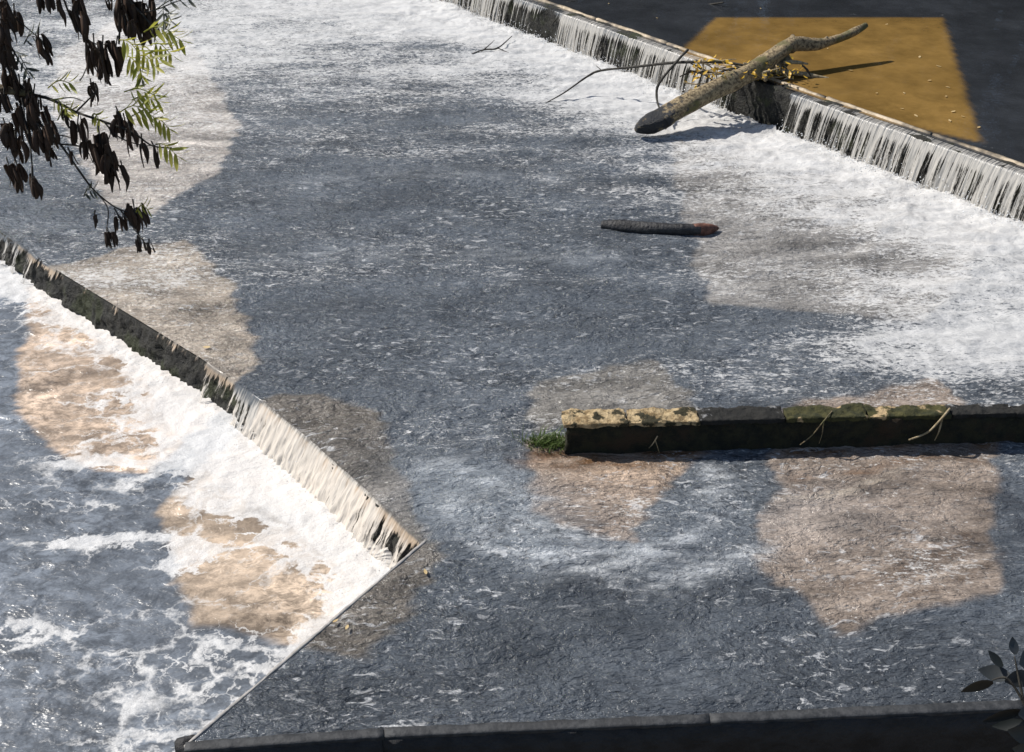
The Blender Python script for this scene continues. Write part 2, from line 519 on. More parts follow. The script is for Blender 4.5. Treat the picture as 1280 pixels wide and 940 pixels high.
def mid_fn(x, y):
    d = udist(x, y); s = us(x, y)
    near = np.exp(-np.clip(d, 0, None) / 1.1)
    turb = np.exp(-np.clip(d, 0, None) / 3.0)
    fl = fbm(x * .55, y * 1.1, 3)
    h = .030 * fbm(x * 1.3 + .5 * fl, y * 3.2, 3) + .012 * (1 - np.abs(fbm(x * 3.2 + y + fl, y * 6.5, 3))) 
    h = h * (.7 + .9 * turb) + near * .028 * np.abs(fbm(x * 4.5, y * 4.5, 4, .65)) + .01 * near * (1 - gapf(s))
    # standing waves where the stream squeezes past the wall's end
    w = blob(x, y, (590, 535), 0, 1.6, .55)
    h = h + w * .035 * fbm(x * 3.5, y * 5, 3) + .02 * blob(x, y, (600, 600), 0, 1.1, .7)
    foam = .95 * np.exp(-(np.clip(d, 0, None) / 1.35) ** 1.2) * (1 - .95 * gapf(s) * np.exp(-np.clip(d, 0, None) / .9))
    foam = foam + .34 * np.exp(-np.clip(d, 0, None) / 4.5) + .12
    foam = foam + .24 * fbm(x * .30 + 3, y * 1.1, 4) * (.45 + turb)
    foam = foam + .42 * blob(x, y, (150, 90), 0, 4.5, 4.0) + .30 * blob(x, y, (300, 10), 0, 5, 2.5)
    foam = foam + .20 * blob(x, y, (580, 535), 0, 1.3, .35) + .10 * blob(x, y, (830, 480), 0, 5, .5)
    foam = foam - .10 * blob(x, y, (500, 420), 0, 3, 1.5) - .24 * blob(x, y, (800, 850), 0, 6, 1.3)
    foam = foam + .30 * blob(x, y, (180, 340), 0, 1.8, 1.3)
    foam = foam + .26 * blob(x, y, (1130, 720), 0, .9, .45, .4) + .15 * blob(x, y, (760, 630), 0, .7, .5)
    foam = foam + .5 * blob(x, y, (1200, 420), 0, 1.6, .9)
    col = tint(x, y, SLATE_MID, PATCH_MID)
    # paler and darker bands along the current, with sheen and wall shade painted in
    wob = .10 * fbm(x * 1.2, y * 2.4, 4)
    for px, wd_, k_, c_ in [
        ([(545, 590), (600, 592), (650, 625), (715, 690), (800, 712)],   .16, .70, (.50, .52, .54)),  # sky sheen painted as a pale streak
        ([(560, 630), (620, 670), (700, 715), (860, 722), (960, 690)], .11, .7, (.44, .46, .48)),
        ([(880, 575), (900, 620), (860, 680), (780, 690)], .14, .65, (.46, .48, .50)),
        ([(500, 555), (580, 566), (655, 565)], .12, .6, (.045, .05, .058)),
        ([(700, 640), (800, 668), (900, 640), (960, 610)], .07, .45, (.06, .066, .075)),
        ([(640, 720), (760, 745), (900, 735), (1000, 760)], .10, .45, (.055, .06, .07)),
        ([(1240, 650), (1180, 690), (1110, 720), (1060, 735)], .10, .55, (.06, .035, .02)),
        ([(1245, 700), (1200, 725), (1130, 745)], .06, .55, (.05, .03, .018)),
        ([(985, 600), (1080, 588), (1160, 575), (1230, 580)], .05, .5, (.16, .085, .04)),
        ([(670, 572), (760, 576), (870, 566)], .13, .85, (.15, .075, .03)),  # brown band paints the wall's shade and reflection on the water
        ([(985, 565), (1080, 558), (1240, 552)], .09, .75, (.18, .10, .05)),  # wall shade painted on, right-hand stretch
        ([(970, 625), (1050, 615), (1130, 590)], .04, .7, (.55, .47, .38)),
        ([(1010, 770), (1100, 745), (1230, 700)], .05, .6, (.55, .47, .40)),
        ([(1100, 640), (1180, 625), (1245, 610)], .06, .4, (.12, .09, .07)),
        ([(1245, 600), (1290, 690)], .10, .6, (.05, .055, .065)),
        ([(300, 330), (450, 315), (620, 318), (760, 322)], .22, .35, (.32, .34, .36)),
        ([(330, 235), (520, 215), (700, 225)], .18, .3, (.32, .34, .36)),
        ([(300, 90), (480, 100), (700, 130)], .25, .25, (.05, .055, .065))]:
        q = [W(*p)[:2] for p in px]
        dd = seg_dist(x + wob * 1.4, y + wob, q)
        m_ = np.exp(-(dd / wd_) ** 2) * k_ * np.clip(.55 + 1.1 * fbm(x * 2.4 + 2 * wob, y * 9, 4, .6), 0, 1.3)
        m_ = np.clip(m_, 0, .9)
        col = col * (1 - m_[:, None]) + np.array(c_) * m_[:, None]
    # sky sheen painted pale on smooth water, mainly below the wall's end
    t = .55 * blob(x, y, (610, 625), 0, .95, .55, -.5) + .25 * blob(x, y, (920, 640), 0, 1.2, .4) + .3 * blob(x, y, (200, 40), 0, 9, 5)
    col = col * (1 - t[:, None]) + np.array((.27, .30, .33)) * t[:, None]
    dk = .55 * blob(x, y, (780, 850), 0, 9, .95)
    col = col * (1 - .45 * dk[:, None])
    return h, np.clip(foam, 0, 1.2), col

def keep_mid(x, y):
    poly_ = [tuple(p) for p in L_CREST] + [tuple(p) for p in NEAR] + [(14, 3), tuple(U_FOOT[1] + un * .1), tuple(U_FOOT[0] + un * .1), (-16, 34)]
    return inside(x, y, poly_)
EDGE_MID = L_CREST + NEAR
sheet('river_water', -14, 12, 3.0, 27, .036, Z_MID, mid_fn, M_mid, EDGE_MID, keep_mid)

LC = L_CREST
def low_fn(x, y):
    d = seg_dist(x, y, LC); ds = seg_dist(x, y, [SILL_A, SILL_B])
    a = np.exp(-d / 1.0)
    h = .017 * fbm(x * 1.1, y * 3.0, 4, .45) + .035 * a * np.abs(fbm(x * 3.5, y * 3.5, 4, .6)) + .015 * a
    # the overflow churns most half way along the weir; elsewhere only laces drift off
    _, qx, qy = nearest_on(x, y, LC)
    kx = [W(*p)[0] for p in ((-70, 240), (20, 300), (70, 338), (200, 418), (270, 462), (330, 503), (430, 588), (528, 678))]
    wd_ = np.interp(qx, kx, [.6, .40, .06, .12, .40, .62, .40, .26])
    foam = 1.15 * np.exp(-(np.clip(d - .18, 0, None) / wd_) ** 2) + .62 * np.exp(-np.clip(d - .2, 0, None) / (1.6 * wd_ + .55)) + .16 * np.exp(-d / 3)
    foam = foam + .60 * np.exp(-ds / .20) + .22 * np.exp(-ds / .7)
    foam = foam + .22 * blob(x, y, (180, 880), Z_LOW, 1.2, .8) + .42 * blob(x, y, (20, 790), Z_LOW, .4, .22) + .62 * blob(x, y, (232, 700), Z_LOW, .2, .22)
    foam = foam + .38 * blob(x, y, (100, 676), Z_LOW, .9, .12) + .18 * blob(x, y, (160, 520), Z_LOW, 1.0, .5) + .34 * blob(x, y, (120, 580), Z_LOW, 1.2, .09) + .3 * blob(x, y, (40, 630), Z_LOW, .5, .08)
    foam = foam + .14 * fbm(x * .8, y * 1.2, 3)
    col = tint(x, y, SLATE_LOW, PATCH_LOW)
    return h, np.clip(foam, 0, 1.15), col
NB = [p + np.array((0, -.03)) for p in NEAR]
def keep_low(x, y):
    # the pool ends at the wall; the ground on this side of it lies lower and dry
    line = np.interp(x, [p[0] for p in NB], [p[1] for p in NB])
    return (x < SILL_B[0] - .02) | (y > line)
sheet('plunge_pool', -14, 9, .5, 20, .036, Z_LOW, low_fn, M_low, [(SILL_B[0] - .02, .5), (SILL_B[0] - .02, SILL_B[1])] + [tuple(p) for p in NB], keep_low)

def up_fn(x, y):
    h = .004 * fbm(x * .9, y * .9, 2)
    return h, np.zeros(len(x)), tint(x, y, SLATE_UP, PATCH_UP, .06, .25)
U_IN = [p + un * .10 for p in U_CREST]
def keep_up(x, y):
    return ((x - U_IN[0][0]) * un[0] + (y - U_IN[0][1]) * un[1]) > 0
sheet('weir_pool', -12, 26, 8, 46, .085, Z_UP, up_fn, M_up, U_IN, keep_up)

# river bed and land under everything, out to the horizon
M_bed = simple_mat('silt', (.09, .075, .055), (.16, .13, .10), 1.5, .95)
me = mesh('ground', [(-900, -900, -1.6), (900, -900, -1.6), (900, 900, -1.6), (-900, 900, -1.6)], [(0, 1, 2, 3)])
g = link('ground', me, M_bed); g['kind'] = 'structure'

# ------------------------------------------------------------------ falling water
def curtain_mat(name, strand, cover0, cover1, col=(.74, .76, .77), run=1.3):
    m, nt, b, out = new_mat(name)
    uv = N(nt, 'ShaderNodeUVMap')
    ad = N(nt, 'ShaderNodeAttribute', attribute_name='flow')
    at = N(nt, 'ShaderNodeAttribute', attribute_name='fall')
    ac = N(nt, 'ShaderNodeAttribute', attribute_name='water_colour')
    def mp(sx, sy):
        n = nt.nodes.new('ShaderNodeMapping'); n.inputs['Scale'].default_value = (sx, sy, 1)
        nt.links.new(uv.outputs[0], n.inputs[0]); return n.outputs[0]
    n1 = noise(nt, mp(strand, run), 1.0, 3, .6, .15)
    n2 = noise(nt, mp(strand * .28, .5), 1.0, 2, .5)
    n3 = noise(nt, mp(strand * 2.2, 22), 1.0, 3, .7)
    pat = math_node(nt, 'ADD', math_node(nt, 'MULTIPLY', n1, .62), math_node(nt, 'MULTIPLY', n2, .38))
    pat = math_node(nt, 'ADD', pat, math_node(nt, 'MULTIPLY', math_node(nt, 'SUBTRACT', n3, .5), maprange(nt, at.outputs['Fac'], 0, 1, .06, .26, False)))
    thr = maprange(nt, at.outputs['Fac'], .0, .4, cover0, cover1)
    thr = math_node(nt, 'SUBTRACT', thr, math_node(nt, 'MULTIPLY', math_node(nt, 'SUBTRACT', ad.outputs['Fac'], .5), .5))
    mask = maprange(nt, math_node(nt, 'SUBTRACT', pat, thr), -.02, .075)
    mask = math_node(nt, 'MULTIPLY', mask, .92)
    clear = mixcol(nt, .8, (.16, .17, .17), ac.outputs['Color'])
    white = mixcol(nt, .22, col, ac.outputs['Color'])
    edge0 = math_node(nt, 'MULTIPLY', math_node(nt, 'SUBTRACT', .62 if run > 3 else .35, ad.outputs['Fac']), 1.1)
    edge0 = math_node(nt, 'MAXIMUM', edge0, -.22)
    edge1 = math_node(nt, 'ADD', edge0, .44)
    aer_ = maprange(nt, math_node(nt, 'ADD', at.outputs['Fac'], math_node(nt, 'MULTIPLY', math_node(nt, 'SUBTRACT', n1, .5), 1.6)), edge0, edge1)
    nt.links.new(mixcol(nt, aer_, clear, white), b.inputs['Base Color'])
    b.inputs['Roughness'].default_value = .22
    b.inputs['IOR'].default_value = 1.333
    nb = noise(nt, mp(strand * 1.6, 3), 1.0, 3, .6)
    bump(nt, nb, .7, .02, b.inputs['Normal'])
    tr = nt.nodes.new('ShaderNodeBsdfTransparent')
    mx = nt.nodes.new('ShaderNodeMixShader')
    nt.links.new(mask, mx.inputs[0]); nt.links.new(tr.outputs[0], mx.inputs[1]); nt.links.new(b.outputs[0], mx.inputs[2])
    nt.links.new(mx.outputs[0], out.inputs[0])
    return m

def resample(pts, step):
    out, s0, S_ = [], 0.0, []
    for a, b in zip(pts[:-1], pts[1:]):
        a, b = np.array(a[:2]), np.array(b[:2]); L = np.linalg.norm(b - a)
        k = max(int(L / step), 1)
        for j in range(k):
            out.append(a + (b - a) * j / k); S_.append(s0 + L * j / k)
        s0 += L
    out.append(np.array(pts[-1][:2])); S_.append(s0)
    return np.array(out), np.array(S_)

def curtain(name, crest, z0, z1, back, throw, mat, flow, colour, step=.014, rows=18, ridge=.016, lift=.012, sloped=False, seed=0.0):
    Q, s = resample(crest, step)
    T = np.gradient(Q, axis=0)
    k = 25
    pad = np.pad(T, ((k, k), (0, 0)), mode='edge')
    T = np.stack([np.convolve(pad[:, i], np.ones(2 * k + 1) / (2 * k + 1), 'valid') for i in (0, 1)], -1)
    T /= np.linalg.norm(T, axis=1)[:, None]
    Nn = np.stack((T[:, 1], -T[:, 0]), -1)                       # down-river
    if (Nn.mean(0) * np.array((-.7, -.7))).sum() < 0: Nn = -Nn
    n = len(Q)
    V, fall, fl, uvs, lip = [], [], [], [], []
    f_ = flow(s, Q)
    crestline = .02 * fbm(s * 1.1 + seed, s * 0, 3)
    for r in range(rows + 1):
        t = r / rows
        if t < .2:
            q = t / .2; off = -back * (1 - q); z = z0 + lift * (1 - q * .3) - .004 * q; v = -back * (1 - q); ft = 0
        else:
            q = (t - .2) / .8; ft = q
            off = throw * (q ** .75 if not sloped else q); z = z0 + lift * .7 - .004 + (z1 - z0 - .03) * (q ** 1.25 if not sloped else q ** 1.1); v = q * (z0 - z1)
        rd = ridge * fbm(s * 16 + seed, np.full(n, v * (9 if sloped else 1.6) + seed), 3, .6) * (.25 + 1.1 * ft)
        if sloped:
            rd += ridge * .9 * np.abs(fbm(s * 7 + .6 * fbm(s * 2, s * 0 + v * 5, 2), np.full(n, v * 11), 4, .65)) * ft ** .5
        rd += ridge * (.5 if sloped else 1.2) * fbm(s * 3 + seed, np.full(n, v * .8), 2) * (.1 + ft)
        o2 = off + rd + crestline * min(1, t * 5)
        V.append(np.stack((Q[:, 0] + Nn[:, 0] * o2, Q[:, 1] + Nn[:, 1] * o2, np.full(n, z) + rd * .15), -1))
        fall.append(np.full(n, ft)); lip.append(np.full(n, t < .25)); fl.append(f_); uvs.append(np.stack((s, np.full(n, v)), -1))
    V = np.concatenate(V); fall = np.concatenate(fall); fl = np.concatenate(fl); uvs = np.concatenate(uvs)
    idx = np.arange((rows + 1) * n).reshape(rows + 1, n)
    F = np.stack((idx[:-1, :-1], idx[1:, :-1], idx[1:, 1:], idx[:-1, 1:]), -1).reshape(-1, 4)
    me = bpy.data.meshes.new(name)
    me.vertices.add(len(V)); me.loops.add(F.size); me.polygons.add(len(F))
    me.vertices.foreach_set('co', V.astype(np.float32).ravel())
    me.loops.foreach_set('vertex_index', F.ravel().astype(np.int32))
    me.polygons.foreach_set('loop_start', np.arange(0, F.size, 4, dtype=np.int32))
    me.polygons.foreach_set('loop_total', np.full(len(F), 4, np.int32))
    me.update(calc_edges=True)
    uvl = me.uv_layers.new(name='UVMap')
    uvl.data.foreach_set('uv', uvs[F.ravel()].astype(np.float32).ravel())
    for nm, arr in (('flow', fl), ('fall', fall)):
        a = me.attributes.new(nm, 'FLOAT', 'POINT'); a.data.foreach_set('value', arr.astype(np.float32))
    col = colour(V[:, 0], V[:, 1])
    crest_col = tint(V[:, 0], V[:, 1], SLATE_MID if z0 < .1 else SLATE_UP, PATCH_MID if z0 < .1 else PATCH_UP)
    lip = np.concatenate(lip)[:, None]
    col = np.where(lip, crest_col, col)
    a = me.attributes.new('water_colour', 'FLOAT_COLOR', 'POINT')
    a.data.foreach_set('color', np.concatenate((col, np.ones((len(V), 1))), 1).astype(np.float32).ravel())
    o = link(name, me, mat); o['kind'] = 'stuff'
    return o

M_fall = curtain_mat('falling_water', 32, .29, .495, (.58, .55, .50))
M_fall2 = curtain_mat('tumbling_water', 20, .34, .525, (.70, .66, .60), 3.2)
s_off = 12.0
def uflow(s, Q):
    a = s - s_off
    f = .55 + .16 * fbm(s * .7, s * 0 + 3, 3)
    f -= 1.2 * np.exp(-((a - LOG_S) / .50) ** 4) + .55 * np.exp(-((a - GAP_S) / .30) ** 2) + .3 * np.exp(-((a - GAP_S + 1.2) / .12) ** 2)
    return f
curtain('waterfall', U_CREST, Z_UP, Z_MID, .09, .20, M_fall, uflow, lambda x, y: tint(x, y, SLATE_MID, []), rows=20)

LSUM = np.cumsum([0] + [np.linalg.norm(b - a) for a, b in zip(L_CREST[:-1], L_CREST[1:])])
def lowflow(s, Q):
    f = np.interp(s, [0, LSUM[2], LSUM[3], LSUM[3] + .4, LSUM[5], LSUM[6] - .3, LSUM[7], LSUM[8], LSUM[9] - .3, LSUM[9]],
                  [.5, .50, .38, .02, .14, .62, .95, .78, .50, .46])
    return f + .12 * fbm(s * 1.4, s * 0 + 9, 3) + .42 * np.clip(.9 - f, 0, 1) * fbm(s * 3.1, s * 0 + 2, 3)
def lowcol(x, y):
    c = tint(x, y, (.11, .122, .138), [(a, (.50, .38, .27), k) for a, _, k in PATCH_MID[1:3] + PATCH_LOW])
    return c
curtain('cascade', L_CREST, Z_MID, Z_LOW, .004, .24, M_fall2, lowflow, lowcol, rows=18, ridge=.016, sloped=True, seed=5.0, lift=.003)

# ------------------------------------------------------------------ weirs
M_dark = simple_mat('wet_masonry', (.007, .007, .006), (.026, .025, .019), 8, .75, 1, .06, (.024, .030, .008), 2.5)
M_crest = simple_mat('weir_crest', (.06, .055, .045), (.20, .17, .12), 5, .55, .6, .02)
M_sill = simple_mat('wet_concrete', (.20, .195, .185), (.36, .34, .32), 14, .5, .5, .01, (.33, .31, .28), 3)

def back_of(pts):   # vector up-river
    return un

weir = empty('weir', (*(UA), 0), 'tall dark wet weir under the upper waterfall, log lodged across its crest', 'weir')
me = rough_block(U_CREST[0] - UA, U_CREST[1] - UA, un, -.6, Z_UP - .01, .30, 320, 2, 10, .045, 3, 2.2)
link('weir_face', me, M_dark, weir)
# pale timber sill on the crest, in lengths, each just breaking the surface
M_tim = simple_mat('pale_timber', (.34, .27, .18), (.58, .48, .35), 9, .7, .5, .01, (.06, .05, .04), 1.2, (1, 1, 1))
k = 0.0
first = None
while k < ULEN - 1.2:
    L = random.uniform(1.5, 2.1)
    a = U_CREST[0] + ud * (k + .02) + un * (.20 + random.uniform(-.01, .01)) - UA
    b = a + ud * (L - .035)
    z1 = Z_UP + random.uniform(.018, .038)
    dev = abs((k + L / 2 - s_off) - LOG_S)
    me = rough_block(a, b, un, Z_UP - .12, z1, .055, 14, 1, 1, .010, k, 3)
    link('crest_beam', me, M_tim, weir)
    k += L

lw = empty('weir', (*L_CREST[5], Z_LOW), 'low rough stone weir stepping down into the foaming left-hand pool', 'weir')
ln = np.array((.7, .71))
o0 = np.array(L_CREST[5])
bm = bmesh.new()
Q, s_ = resample(L_CREST, .022)
rows = 22
grid = []
for i, (q, s1) in enumerate(zip(Q, s_)):
    col_ = []
    for r in range(rows + 1):
        if r <= 3:
            p = q - o0 + ln * (.28 - .28 * r / 3); z = -.022
        else:
            f = (r - 3) / (rows - 3); p = q - o0 - ln * (.20 * f); z = -.022 - .55 * f
        col_.append((p[0], p[1], z - Z_LOW))
    grid.append(col_)
G = np.array(grid)
d = fbm(s_[:, None] * 3.6 + 0 * G[:, :, 0], G[:, :, 2] * 5 + 0 * G[:, :, 0], 5, .7) * .07
st = np.abs(perlin(s_[:, None] * 4.2 + 0 * G[:, :, 0], G[:, :, 2] * 5)) * .05
fade = np.linspace(0, 1, rows + 1)[None, :] ** .7
G[:, :, 0] -= (d + st) * .7 * fade; G[:, :, 1] -= (d + st) * .7 * fade
V = G.reshape(-1, 3); n_ = rows + 1
F = [(i * n_ + j, (i + 1) * n_ + j, (i + 1) * n_ + j + 1, i * n_ + j + 1) for i in range(len(Q) - 1) for j in range(rows)]
link('weir_face', mesh('weir_face', V, F), M_dark, lw)
def stone_mesh(r, seed, flat=.7, sub=2):
    bm = bmesh.new(); bmesh.ops.create_icosphere(bm, subdivisions=sub, radius=r)
    rs = np.random.default_rng(seed)
    o = rs.uniform(0, 50, 2)
    c = np.array([v.co[:] for v in bm.verts])
    n = fbm(c[:, 0] / r * .9 + o[0] + c[:, 2] / r * .7, c[:, 1] / r * .9 + o[1] - c[:, 2] / r * .5, 3)
    c = c * (1 + .35 * n)[:, None] * np.array((1.1, .9, flat))
    for v, q in zip(bm.verts, c): v.co = q
    me = bpy.data.meshes.new('stone'); bm.to_mesh(me); bm.free()
    me.shade_smooth()
    return me
# concrete sill that holds the water back from the pool
sill = empty('sill', (*SILL_A, Z_LOW), 'straight concrete sill between white foam and the dark shallow water', 'sill')
sdv = (SILL_B - SILL_A) / np.linalg.norm(SILL_B - SILL_A)
sn = np.array((-sdv[1], sdv[0])); sn = sn if sn[0] > 0 else -sn
me = rough_block(np.zeros(2) - sdv * .05, SILL_B - SILL_A + sdv * .02, sn, -.5, .006 - Z_LOW, .022, 90, 2, 6, .006, 8, 4)
link('kerb', me, M_sill, sill)

# near wall along the bottom of the picture
M_near = simple_mat('stained_concrete', (.020, .022, .025), (.048, .050, .053), 14, .7, .6, .012, (.025, .026, .028), 2)
M_nface = simple_mat('black_stone', (.006, .006, .007), (.018, .018, .02), 6, .6, .8, .03)
nw = empty('retaining_wall', (*NEAR[1], Z_LOW), 'low dark wall with paler coping in front of the water, nearest the viewer', 'wall')
for a, b in zip(NEAR[:-1], NEAR[1:]):
    dv = (b - a) / np.linalg.norm(b - a); inn = np.array((dv[1], -dv[0])); inn = inn if inn[1] < 0 else -inn
    L = np.linalg.norm(b - a); nst = max(int(round(L / 2.6)), 1)
    for i in range(nst):
        p0 = a + dv * (L * i / nst + .002) - NEAR[1]; p1 = a + dv * (L * (i + 1) / nst - .002) - NEAR[1]
        me = rough_block(p0, p1, inn, -Z_LOW - .012, -Z_LOW + .020 + random.uniform(-.002, .002), .075, 30, 3, 2, .006, i + L, 9)
        link('coping_stone', me, M_near, nw)
    me = rough_block(a + inn * .018 - NEAR[1], b + inn * .018 - NEAR[1], inn, -1.6, -Z_LOW - .013, .06, 40, 2, 8, .015, 4 + L, 3)
    link('wall_face', me, M_nface, nw)

# ------------------------------------------------------------------ mossy wall in the stream
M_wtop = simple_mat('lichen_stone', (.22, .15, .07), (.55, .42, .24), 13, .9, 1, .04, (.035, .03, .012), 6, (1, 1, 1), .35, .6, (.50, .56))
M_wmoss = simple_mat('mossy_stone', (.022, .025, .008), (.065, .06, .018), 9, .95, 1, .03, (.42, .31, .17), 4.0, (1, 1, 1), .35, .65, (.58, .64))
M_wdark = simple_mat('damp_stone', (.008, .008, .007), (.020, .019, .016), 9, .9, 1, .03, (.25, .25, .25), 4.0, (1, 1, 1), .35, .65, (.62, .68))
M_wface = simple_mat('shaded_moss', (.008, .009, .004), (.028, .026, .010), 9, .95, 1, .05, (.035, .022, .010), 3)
WZ = .34
WA, WB = W(704, 531, WZ)[:2], W(1290, 516, WZ)[:2]
wv = (WB - WA) / np.linalg.norm(WB - WA); wi = np.array((-wv[1], wv[0]))
WL = np.linalg.norm(WB - WA)
wall = empty('stone_wall', (*WA, 0), 'low mossy stone wall jutting across the stream with sunlit crumbling top', 'wall')
cuts = [0, .58, 1.22, 2.0, 2.75, 3.5, WL - .15, WL + .9, WL + 1.8]
WT = .24
for i, (c0, c1) in enumerate(zip(cuts[:-1], cuts[1:])):
    mid = (c0 + c1) / 2 / WL
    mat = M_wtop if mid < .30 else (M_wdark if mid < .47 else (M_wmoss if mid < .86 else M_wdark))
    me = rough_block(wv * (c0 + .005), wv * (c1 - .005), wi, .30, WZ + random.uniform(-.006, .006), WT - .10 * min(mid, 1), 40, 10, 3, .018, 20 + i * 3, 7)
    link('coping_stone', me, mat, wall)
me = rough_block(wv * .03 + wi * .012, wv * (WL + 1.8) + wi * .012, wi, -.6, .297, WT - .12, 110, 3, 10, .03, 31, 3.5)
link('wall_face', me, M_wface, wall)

# ------------------------------------------------------------------ logs and driftwood
M_bark = simple_mat('weathered_bark', (.07, .048, .025), (.44, .34, .20), 24, .85, 1, .03, (.12, .115, .045), 3.0, (1, 1, 1), .3, .7)
def wet_end(m, reach):
    """the end that lies in the water is soaked black"""
    nt = m.node_tree; b = nt.nodes['Principled BSDF']
    src = b.inputs['Base Color'].links[0].from_socket
    tc = nt.nodes.new('ShaderNodeTexCoord')
    ln_ = nt.nodes.new('ShaderNodeVectorMath'); ln_.operation = 'LENGTH'; nt.links.new(tc.outputs['Object'], ln_.inputs[0])
    nz = noise(nt, tc.outputs['Object'], 9, 5, .7)
    d = math_node(nt, 'ADD', ln_.outputs['Value'], math_node(nt, 'MULTIPLY', math_node(nt, 'SUBTRACT', nz, .5), 2.2))
    k = maprange(nt, d, reach - .10, reach + .14)
    nt.links.new(mixcol(nt, k, (.016, .017, .020), src), b.inputs['Base Color'])
    nt.links.new(maprange(nt, k, 0, 1, .4, .85), b.inputs['Roughness'])
    return m
M_logbark = wet_end(simple_mat('log_bark', (.07, .048, .025), (.46, .36, .21), 24, .85, 1, .03, (.13, .12, .045), 3.0, (1, 1, 1), .3, .7), .42)
M_barkdark = simple_mat('soaked_bark', (.008, .008, .009), (.030, .03, .032), 12, .5, .9, .02)
M_twig = simple_mat('twig_bark', (.02, .018, .015), (.05, .045, .035), 20, .8)
M_twigpale = simple_mat('dry_twig', (.22, .17, .09), (.42, .34, .22), 20, .8)

butt = P(812, 162, 16.45)
log = empty('driftwood_log', butt, 'big forked bare log lodged over the waterfall, tip bent above the ochre pool', 'log')
tube_obj('log_trunk', [P(826, 150, 16.5), P(850, 135, 16.55), P(890, 115, 16.68), P(930, 94, 16.82), P(962, 74, 17.0), P(990, 54, 17.2)],
         [.165, .160, .145, .135, .13, .11], M_logbark, log, n=20, rough=.15, seed=3, ridges=.02)
tube_obj('log_butt', [P(795, 162, 16.35), P(804, 158, 16.4), P(818, 153, 16.45), P(832, 147, 16.51)], [.04, .10, .15, .162], M_logbark, log, n=20, rough=.15, seed=5, ridges=.02)
tube_obj('branch', [P(972, 66, 17.08), P(992, 56, 17.2), P(1020, 55, 17.35), P(1045, 49, 17.5), P(1068, 40, 17.6), P(1083, 31, 17.7)],
         [.11, .10, .085, .075, .06, .035], M_bark, log, n=16, rough=.17, seed=8, ridges=.02)
tube_obj('knot', [P(986, 62, 17.1), P(990, 52, 17.15), P(991, 44, 17.2)], [.10, .07, .025], M_bark, log, n=10, rough=.15, seed=2)
tube_obj('branch', [P(940, 96, 16.9), P(965, 86, 17.1), P(982, 76, 17.25), P(978, 64, 17.2)], [.07, .10, .09, .05], M_bark, log, n=10, rough=.15, seed=9)

fl = W(824, 287, .03)
flog = empty('floating_log', fl, 'short dark log floating alone in the open stream, reddish broken end', 'log')
for k_, (p_, q_, r_) in enumerate([((868, 124, 16.6), (862, 112, 16.6), .05), ((905, 100, 16.72), (912, 90, 16.7), .045), ((948, 88, 16.9), (958, 100, 16.75), .05), ((1028, 54, 17.38), (1034, 46, 17.4), .035)]):
    a_, b_ = P(*p_), P(*q_)
    tube_obj('branch_stub', [a_, (a_ + b_) / 2, b_], [r_ * 1.2, r_, r_ * .6], M_bark, log, n=8, rough=.2, seed=70 + k_)
pts = [W(752, 282, .03), W(775, 283, .045), W(820, 286, .05), W(858, 288, .05), W(874, 288, .045)]
tube_obj('log_body', pts, [.055, .078, .088, .085, .08], M_barkdark, flog, n=16, rough=.14, seed=12, ridges=.03)
M_red = simple_mat('red_heartwood', (.09, .035, .022), (.20, .09, .06), 14, .7)
tube_obj('broken_end', [W(866, 288, .047), W(880, 287, .045), W(890, 286, .04), W(898, 285, .03)], [.088, .075, .055, .015], M_red, flog, n=14, rough=.14, seed=13)

def twiggy(name, label, paths, mat, group=None, cat='branch'):
    r = empty(name, paths[0][0][0], label, cat, group)
    for i, (pts, rad) in enumerate(paths):
        tube_obj('stem' if i == 0 else 'twig', pts, rad, mat, r, n=7, rough=.12, seed=i + len(label))
    return r
twiggy('dead_branch', 'long thin bare dark branch reaching left from the weir crest over the foam',
       [([P(940, 84, 16.9), P(905, 78, 17.0), P(850, 78, 17.2), P(790, 84, 17.6), P(752, 88, 17.9), P(735, 95, 18.0), P(705, 116, 17.9), P(678, 131, 17.8)], [.022, .022, .022, .02, .02, .017, .013, .006]),
        ([P(752, 88, 17.9), P(745, 82, 18.0)], [.01, .004]),
        ([P(860, 62, 17.3), P(845, 78, 17.1), P(824, 104, 17.0), P(821, 122, 17.0), P(826, 140, 16.8)], [.02, .022, .022, .02, .01])], M_twig)
twiggy('dead_branch', 'dark tangled branch snagged on the far crest beside the still pool',
       [([P(905, 3, 20.6), P(850, 10, 21.2), P(790, 8, 21.6), P(735, 11, 21.2), P(715, 12, 20.9), P(690, 22, 20.6)], [.012, .03, .035, .035, .03, .012]),
        ([P(850, 10, 21.2), P(830, -6, 21.6)], [.02, .006]),
        ([P(760, 9, 21.4), P(745, 2, 21.6), P(728, 0, 21.8)], [.02, .012, .004]),
        ([P(735, 11, 21.2), P(720, 2, 21.0), P(700, 6, 20.9), P(680, 20, 20.6)], [.02, .016, .012, .005]),
        ([P(722, 16, 20.8), P(702, 18, 20.6), P(688, 33, 20.4)], [.02, .014, .006])], M_twig)
twiggy('dead_branch', 'small forked twig stranded in the white water below the far falls',
       [([W(590, 67, .02), W(606, 62, .05), W(622, 60, .06), W(640, 45, .10)], [.008, .014, .014, .006]),
        ([W(602, 64, .04), W(612, 56, .09), W(618, 50, .10)], [.01, .008, .004]),
        ([W(622, 60, .05), W(636, 66, .02)], [.01, .004])], M_twig)

